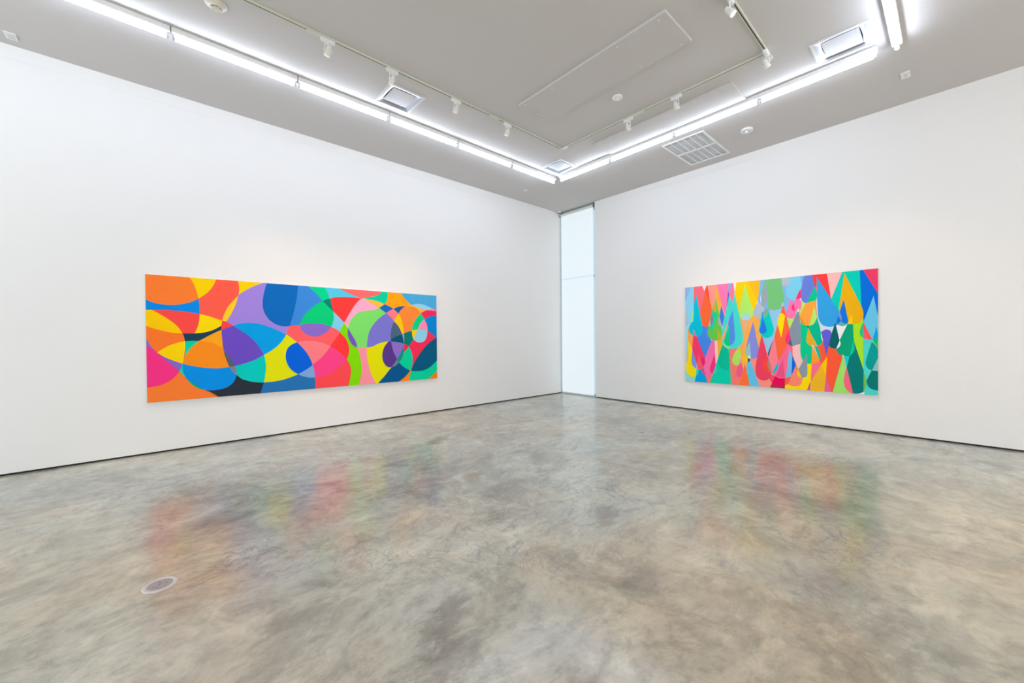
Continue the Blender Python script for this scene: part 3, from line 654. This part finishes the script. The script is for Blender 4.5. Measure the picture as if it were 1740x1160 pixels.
ART2 = [
# left edge and top-left
((156,226,248), "G 30,380! 120,380! J 110,900! J 40,900!"),
((150,184,240), "G 30,380! 187,370! 187,500! 30,700!"),
((140,216,248), "G 150,370! 187,370! 187,800! 150,950 100,1020 40,1040! 38,640! 80,540"),
((176,202,222), "G 40,830! 68,720! 90,1028! 40,1035!"),
((160,236,160), "G 190,660! 200,900! 120,1010! 150,870"),
((255,112,128), "G 187,370! 333,355! 500,760! 300,860! 187,800!"),
((245,246,250), "G 333,350! 402,345! 375,450!"),
((255,158,146), "G 400,345! 570,330! 575,600! 500,780! 440,600!"),
((255,178,80), "G 555,330! 575,330! 720,870! 710,900! 620,880! 550,600!"),
((255,128,188), "G 572,330! 785,308! 775,430! 742,810! 722,870!"),
((90,100,215), "G 773,420! 800,520! 742,780!"),
((152,175,245), "G 780,308! 842,300! 797,485! 773,420!"),
((70,140,240), "G 330,1000! G 450,1000! J 440,120! J 500,190! J 380,485! J 225,100!"),
((255,108,60), "G 400,360! 450,540! 505,790! 480,920 440,1037! 390,1052 330,1034! 298,830!"),
((255,80,70), "G 402,348! 420,350! 440,450! 465,620! 372,448!"),
((80,105,130), "G 297,835! 330,1033! 295,1000 278,930"),
((255,170,84), "G 90,1035! J 105,0 J 180,105! J 170,340! J 85,150!"),
((0,198,230), "G 228,490! 262,660! 298,840! 333,1028! J 335,20 J 310,85 J 260,112 J 210,110 J 150,85 J 110,20 G 110,1060 G 135,990 G 180,930 G 187,680!"),
((250,60,110), "J 180,100! 238,112! 380,480! 388,560 365,615 330,645! 240,570! 160,330!"),
((210,130,180), "G 183,1080! J 240,113! J 178,103!"),
((240,40,110), "J 305,480! 380,485! 388,560 365,615 340,640!"),
((128,150,232), "J 163,335! 242,575! 235,665! 180,622 150,560 155,440"),
((150,220,216), "J 30,600! 100,770! 215,795! 205,900! 30,890!"),
((80,220,200), "J 230,660! 272,672! 268,740 222,792!"),
((0,168,240), "J 270,670! 330,660! 390,770! 430,915! 203,900! 222,787! 262,745"),
((248,190,90), "J 85,140! 105,200! 105,500! 60,620!"),
((255,228,0), "J 98,170! 163,335! 155,450 150,545 180,622 233,662! 215,800! 150,795 90,752 60,680 62,600 98,490!"),
((255,95,105), "J 265,400! 350,640! 310,670 240,660!"),
((255,125,120), "J 385,765! 510,770! 462,915! 428,915!"),
((255,208,208), "J 538,150! 592,170! 602,490! 570,610! 555,600!"),
((205,218,222), "J 560,560! 575,580 588,660 565,735 500,785! 540,700!"),
((0,214,180), "G 800,1100! J 800,0! J 828,945! J 460,915! J 602,480! J 700,190!"),
((238,180,46), "J 590,0! 670,130! 700,230! 603,485! 590,180!"),
((0,195,155), "J 680,230! 745,315 808,430! 815,560 810,645 735,682 650,640 605,560 602,480!"),
((70,215,195), "J 566,595! 585,690 550,745! 515,752!"),
((255,115,180), "J 535,85! 550,350! 562,600! 505,765! 450,793 388,775! 345,645! 385,560! 378,485!"),
((240,75,130), "J 318,665! 350,640! 390,774! 345,740"),
((250,50,130), "J 540,410! 562,600! 510,752! 472,715 465,650 495,550"),
((102,206,80), "G 562,570! 610,790! 660,1030! J 670,60 J 655,140 J 600,180 J 530,182 J 465,150 J 425,80 J 428,0 G 445,1020! G 500,770!"),
((215,180,50), "G 515,740! 555,620! 572,800! 540,790!"),
((190,185,50), "G 588,1050! J 665,120! J 640,165 J 590,185!"),
((0,220,170), "G 500,802! 555,800 587,855 570,920! 487,1150! 470,1030!"),
((135,125,182), "G 490,815! 522,900 510,985 468,1032!"),
((235,190,195), "G 470,930! 470,1032! 440,1036!"),
((180,186,206), "G 625,850! 668,1000! 710,885! 728,970 700,1030 665,1045 618,1022 605,960"),
((62,128,240), "G 658,688! 710,880! 670,1047! 625,860!"),
# middle-left
((255,215,0), "G 870,290! 1120,270! H 175,600! H 100,800! G 950,790! G 883,460! G 905,360!"),
((245,246,250), "G 850,290! 900,295 905,350 882,470!"),
((250,193,40), "G 1105,275! H 228,250! H 232,500! H 170,615!"),
((255,180,82), "G 955,830! H 235,860! K 245,100! K 180,490! J 1110,720! J 1010,720! J 940,290! J 1030,160! G 1010,1110!"),
((180,240,115), "G 1058,322! G 1150,630! H 103,780! H 108,840 H 60,900 G 1110,930 G 1030,930 G 975,890 G 953,800!"),
((240,182,142), "G 1015,930! 1150,930! 1050,1155!"),
((170,220,245), "G 1018,920! G 1020,865 G 1060,828 G 1110,828 H 45,860! H 50,900! H 10,928 G 1060,935"),
((255,128,115), "J 790,310! 960,300! 1010,600! 1160,980! 826,950!"),
((178,236,100), "J 962,298! 985,400 990,500 960,600! 900,605 850,560 845,500 890,380"),
((222,168,178), "J 975,470! 992,520 985,590 945,606!"),
((245,95,150), "J 992,560! 1020,640 1005,770 965,812 920,775 915,700 948,605!"),
((255,118,52), "J 1055,570! 1160,990! 955,960! 1030,720!"),
((70,225,218), "G 793,510! 835,675! 880,462! G 1010,1090 J 1030,150 J 1005,240 J 940,303 J 860,325 J 760,310 J 690,250 J 665,160 J 665,60 G 690,1000 G 720,850"),
((156,226,150), "J 668,140! 710,240 800,280! 800,322 740,305 680,245"),
((255,160,120), "G 848,775! 770,1000! J 700,195! 670,135! G 700,1150"),
((85,145,240), "G 852,768! 870,950 885,1150 J 890,150 J 865,225 J 798,272! G 785,1050! G 780,960"),
((0,212,150), "G 785,1040! J 800,0! J 800,280! J 740,265 J 695,195!"),
((255,125,158), "G 845,295! 865,320! 882,470! 835,675! 795,485!"),
((255,150,138), "J 1100,460! K 175,470! K 140,650! K 200,840! K 390,820! K 430,900! K 385,1000! K 40,980!"),
((255,205,0), "J 1112,480! 1100,562! 1060,530 1033,480 1060,405!"),
((96,200,242), "J 1100,560! K 55,525! K 215,985! K 45,975! J 1085,660!"),
((62,88,110), "K 5,480! 55,500! 45,530 5,560!"),
((135,145,232), "H 97,962! K 130,0! K 165,190! K 200,370 K 165,465 K 90,492 K 30,480 J 1068,360! J 1120,130!"),
((150,205,210), "K 42,200! 66,492! K 20,480 J 1095,450 J 1068,380 J 1075,330!"),
((245,246,250), "K 25,425! 55,492! 10,478!"),
((245,246,250), "K 195,350! 207,410 172,470!"),
# middle: pale blue ground
((130,188,242), "H 225,250! 1110,165! 1110,620! 700,900! 480,1160! K 350,405! K 240,90! H 180,620!"),
((150,205,245), "H 370,770! 560,740! 650,800! 600,900! 480,1160! K 350,405! K 240,90!"),
((190,238,110), "H 660,900! 850,780! 890,600! 1000,640! 890,870! 720,1100!"),
((118,200,130), "H 305,245! 573,220! 600,400 635,560 605,680 540,748 440,768 358,750! 230,520!"),
((155,172,186), "H 335,290! 345,480! 355,670! 290,735 250,690 238,600 250,500"),
((125,188,245), "H 320,620! 358,752! 290,735!"),
((182,194,216), "H 185,620! 240,690 290,735 275,850 220,912! 150,890 105,840 102,775!"),
((245,246,250), "H 245,460! 232,540 240,660! 222,600 225,540"),
((185,195,212), "H 576,215! 707,205! 722,280 695,335 640,357 598,350!"),
((120,185,240), "H 885,180! 975,170! 928,360!"),
((124,210,245), "H 712,200! 885,182! 930,330 945,430 900,540 800,600 720,575 668,510 662,420 700,330 722,270!"),
((104,130,224), "H 970,170! 1095,165! I 50,360! I 80,470 I 80,560 I 40,610 H 1010,650 H 940,620 H 918,560 H 912,470 H 930,330"),
((250,65,65), "H 1093,160! I 250,130! I 318,570! I 78,210! I 76,470! I 48,355!"),
((0,205,145), "I 52,360! 78,470! 80,560 50,605 H 1080,645 H 1010,640!"),
((0,212,206), "H 365,775! 400,900! 450,1080 K 450,30 K 410,110 K 340,140 K 260,120 K 190,20! H 200,1080! H 250,800!"),
((130,182,165), "H 290,735! 358,752! 345,850 270,892!"),
((35,125,240), "H 265,898! 300,1000! 330,1110 K 305,50 K 260,72 K 225,55 K 208,0!"),
((40,160,240), "H 255,798! 266,892! 222,1070! 235,930!"),
((186,205,218), "H 500,880! 560,830! 510,960! 490,930"),
((255,106,62), "H 615,668! 670,900! 722,1120! K 690,280! K 525,535! K 462,120! H 480,1130! H 560,830!"),
((182,208,216), "H 605,615! 622,690! 567,718!"),
((255,228,0), "H 552,830! 600,820 642,865! K 605,0! K 575,138! K 540,0! H 508,1000!"),
((255,122,185), "H 740,575! 792,650! 825,810! 800,888 730,913 672,885 652,825!"),
((255,122,185), "H 908,560! 922,660 905,750 850,790 790,775 755,730 785,645! 825,575!"),
((250,50,130), "H 907,392! 915,560! 870,575 818,580!"),
((250,50,130), "H 790,645! 812,786! 770,765 752,715"),
((232,232,240), "H 915,560! 920,620! 888,575!"),
((255,168,66), "H 990,650! I 75,600! I 75,700! I 82,880 I 40,990 H 1090,1030 H 1000,1030 H 920,980 H 890,900 H 890,860!"),
((226,156,50), "H 895,870! 920,980 1000,1032!"),
((185,238,115), "I 30,710! I 80,880 I 50,980 H 1100,1030 H 1055,1035!"),
((0,205,145), "H 905,960! H 940,1010! H 1050,1037! K 1095,300! K 1092,582! K 1010,580! K 945,525 K 905,400 K 900,200!"),
((70,92,108), "H 1010,1035! 1052,1037! 1035,1080!"),
((0,190,150), "H 1045,1035! I 30,1000 I 85,890! I 130,1050! L 140,0! L 182,190! L 150,240 L 95,278! K 1035,-20!"),
((230,178,45), "K 1035,-30! L 88,288! K 1110,292 K 1035,250 K 998,180!"),
((0,200,160), "L 40,290! L 95,285! L 140,400 L 150,470 L 132,522!"),
((136,152,172), "H 876,730! H 905,1080! K 912,190! K 900,240 K 850,275 K 770,280 K 690,245! K 735,130! H 718,1090!"),
((240,242,246), "H 876,725! 880,790! 840,800!"),
((255,135,150), "K 462,115! 525,535! 420,745! 345,480!"),
((78,104,124), "K 440,165! 362,465! 345,405!"),
((255,50,130), "K 712,10! 738,140! 685,247! 650,190 655,120"),
((88,108,130), "K 735,148! 768,282! 688,246!"),
((250,198,198), "K 765,280! 902,238! 905,420 948,528! 868,675! 765,430!"),
((255,108,155), "K 688,248! 770,282! 770,430! 830,600! 745,800! 640,825 560,825 470,792! 425,745! 525,530!"),
((242,84,138), "K 605,495! 636,822! 480,792!"),
((125,190,240), "K 713,318! 765,440! 752,790! 652,822!"),
((0,110,228), "K 765,440! 815,570 822,640 800,720 750,788!"),
((0,190,222), "K 520,548! 528,630 490,705 420,742!"),
((242,66,100), "K 245,88! 300,280! 350,460! 400,650 412,760 375,825 290,860 200,835 150,765 138,650! 165,480!"),
((255,76,60), "K 338,430! 352,600 408,745! 330,720 278,650 268,580 300,500"),
((185,130,120), "K 360,480! 395,600 412,740! 370,690 343,600"),
((242,80,100), "K 405,755! 475,792! 420,905! 385,845 378,815"),
((185,45,65), "K 425,895! 640,930! 638,1020! 380,1000!"),
((235,0,95), "K 472,790! 560,825 636,820! 636,945! 560,963 480,950 420,900!"),
((255,225,0), "K 640,930! 700,920! 930,880! 1015,575! 1098,578! 1080,885! 1000,1050! 638,1020!"),
((255,98,62), "K 638,822! 748,795! 735,870 690,920 640,945!"),
((255,138,115), "K 830,598! 870,670! 850,780! 928,820! 930,880 895,940 800,963 690,925! 740,800!"),
((255,205,0), "K 868,670! 925,815! 870,795 840,745"),
((140,155,170), "K 1015,412! 1020,600! 1020,760 1000,800 930,820! 870,670!"),
# right part
((252,192,192), "I 248,130! 522,105! 325,575!"),
((0,212,190), "I 520,105! 812,75! 845,740! 870,900! 460,800! 325,575!"),
((0,112,226), "I 810,75! 865,70! 1140,500! 1140,900! 875,965! 860,780! 840,700!"),
((240,62,105), "I 858,70! 1140,40! 1140,520!"),
((240,180,16), "I 550,138! 845,720 872,820 858,920 790,985 690,1008! 600,1002! 450,780!"),
((255,208,0), "I 675,838! 697,1007! 602,1003! 625,950!"),
((216,226,246), "I 78,580! 130,900! 290,1040! 385,1040! L 340,50! L 155,50! I 85,860! I 66,620!"),
((242,244,248), "I 405,1010! 600,1000! L 550,20! L 470,190! L 425,20!"),
((52,165,236), "I 80,205! 260,480! 435,755! 460,790 430,900 440,1010! 380,1040 290,1050 190,1028 130,960 100,870! 88,600!"),
((95,185,180), "I 490,950! 592,1010! 520,1042 438,1015!"),
((15,120,230), "I 540,590! 575,760! 618,950! 600,1003! 540,992 490,950! 432,1008! 418,955 470,790!"),
((120,150,228), "I 465,800! 500,870 500,945 470,910 453,860"),
((104,202,240), "I 1045,525! 1140,960! L 1140,0! L 1030,168! L 930,0! I 875,965!"),
((80,218,210), "L 865,130! 1010,165! 1140,160! 1150,1140! 880,1120! 868,660!"),
((0,165,236), "I 1092,1045! L 1140,120! L 1030,168!"),
((255,90,60), "I 872,965! L 945,20! L 1025,168! L 940,163 L 865,140!"),
((245,98,148), "I 868,1010! L 905,60! L 960,166! L 865,140!"),
((170,232,40), "I 860,915! L 865,0! L 872,690! L 715,210! I 690,1005! I 790,985"),
((0,200,140), "I 862,980! L 866,142! L 820,90 L 812,20"),
((0,168,124), "I 600,1003! 695,1006! L 705,120! L 722,290 L 700,385 L 640,445 L 560,452 L 480,430 L 425,375 L 412,325! L 470,280 L 483,220 L 465,185! L 550,10!"),
((0,100,106), "I 395,983! L 430,20! L 468,183! L 412,322! L 365,325 L 310,295 L 288,250! L 340,40!"),
((242,244,248), "L 468,185! 485,235 465,290 410,325!"),
((98,96,216), "L 155,50! I 170,1125 I 240,1097 I 310,1115 L 332,60! L 290,250! L 240,435! L 185,190!"),
((242,244,248), "L 152,50! 160,60! 187,180! 178,190! 155,130!"),
((255,92,58), "L 95,280! 150,250 185,205! 240,440! 290,265! 320,305 412,325! 430,390 520,450! 345,1075! 325,1075! 230,780! 260,450! 160,595! 130,520! 148,460"),
((255,160,50), "L 10,285! 130,518! 80,562 L -10,582! L 5,290!"),
((245,246,250), "L 10,245! 38,292! 0,290!"),
((255,112,142), "K 1095,580! L 0,583 L 80,562 L 132,522! L 162,592! L -10,870! K 1078,890!"),
((236,84,150), "K 1072,880! 1062,1060! 1000,1050!"),
((240,185,40), "L 160,590! 238,780! 208,1070! K 1062,1060! K 1078,880!"),
((255,208,0), "L 258,455! 235,785! 160,592!"),
((235,95,155), "L 236,790! 338,1075! 208,1070!"),
((160,232,110), "L 525,445! 600,720! 600,1000! 700,1110! 345,1080!"),
((245,246,250), "L 527,415! 545,455! 510,455!"),
((0,215,212), "L 545,455! 645,445! 592,635!"),
((255,108,138), "L 590,635! 700,1090! 630,1055 565,990 538,880 555,750"),
((0,126,122), "L 712,200! 875,680! 882,740! 870,1062! 820,1082 760,1087 697,1080! 590,640! 640,445! 722,350!"),
((0,205,165), "L 698,175! 722,290 705,380 640,445!"),
((120,190,90), "L 876,710! 915,820 925,880 910,980 874,1045!"),
((245,246,250), "L 890,1055! 883,1130! 800,1130! 780,1087!"),
((0,198,130), "L 1032,172! 1140,120! 1140,245! 1068,240!"),
((110,190,90), "L 1068,235! 1140,235! 1140,380!"),
((0,162,156), "L 1015,205! 1070,260! 1122,345! 1130,460! 1020,690! 960,665 920,610 915,530"),
((150,198,204), "L 1140,440! 1140,700! 1020,690!"),
((0,125,120), "L 1015,690! 1080,700 1150,700! 1150,1040! 1000,1000 945,940 925,870!"),
]
pl = [-8.2429-0, -3.8327]
def ext(pts, axis, face):
    q = [on_plane(x, y, axis, face) for x, y in pts]; return q
DEP = .045
q = ext([(247.3, 465.6), (741.4, 502.2), (742.6, 642.5), (249.5, 684.2)], 1, -DEP)
painting('wide_painting', 'wide abstract painting of overlapping multicoloured curved shapes on the left wall', 1,
         (q[0].x+q[3].x)/2, (q[1].x+q[2].x)/2, (q[2].z+q[3].z)/2, (q[0].z+q[1].z)/2, DEP, ART1, (255, 95, 75))
q = ext([(1163.8, 488.5), (1491, 456.2), (1493.3, 671.5), (1165.2, 647.5)], 0, -DEP)
painting('raindrop_painting', 'abstract painting of multicoloured pointed raindrop shapes on the right wall', 0,
         (q[1].y+q[2].y)/2, (q[0].y+q[3].y)/2, (q[2].z+q[3].z)/2, (q[0].z+q[1].z)/2, DEP, ART2, (245, 246, 250))
# ------------------------------------------------------------------ daylight and exposure
wd = bpy.data.worlds.new('sky'); S.world = wd; wd.use_nodes = True
wd.node_tree.nodes['Background'].inputs['Color'].default_value = (.62, .80, .92, 1); wd.node_tree.nodes['Background'].inputs['Strength'].default_value = .9
def daylight_or_fill(name, loc, rot, sx, sy, power, col):
    ld = bpy.data.lights.new(name, 'AREA'); ld.shape = 'RECTANGLE'; ld.size = sx; ld.size_y = sy; ld.energy = power; ld.color = col
    o = bpy.data.objects.new(name, ld); C.objects.link(o); o.location = loc; o.rotation_euler = rot; return o
# shop-front glazing behind and to the left of the photographer
daylight_or_fill('shopfront_daylight', (XB+.05, -4.7, 1.9), (0, -math.pi/2, 0), 3.6, 9.0, 285, (.89, .96, 1.0))
daylight_or_fill('front_fill_light', (-5.5, YF+.05, 1.8), (math.pi/2, 0, 0), 9.0, 3.4, 225, (1.0, .94, .89))  # unseen fill light added to brighten the left wall and corner
S.view_settings.view_transform = 'Standard'; S.view_settings.look = 'None'; S.view_settings.gamma = 1; S.view_settings.use_curve_mapping = False
S.view_settings.exposure = 0.06
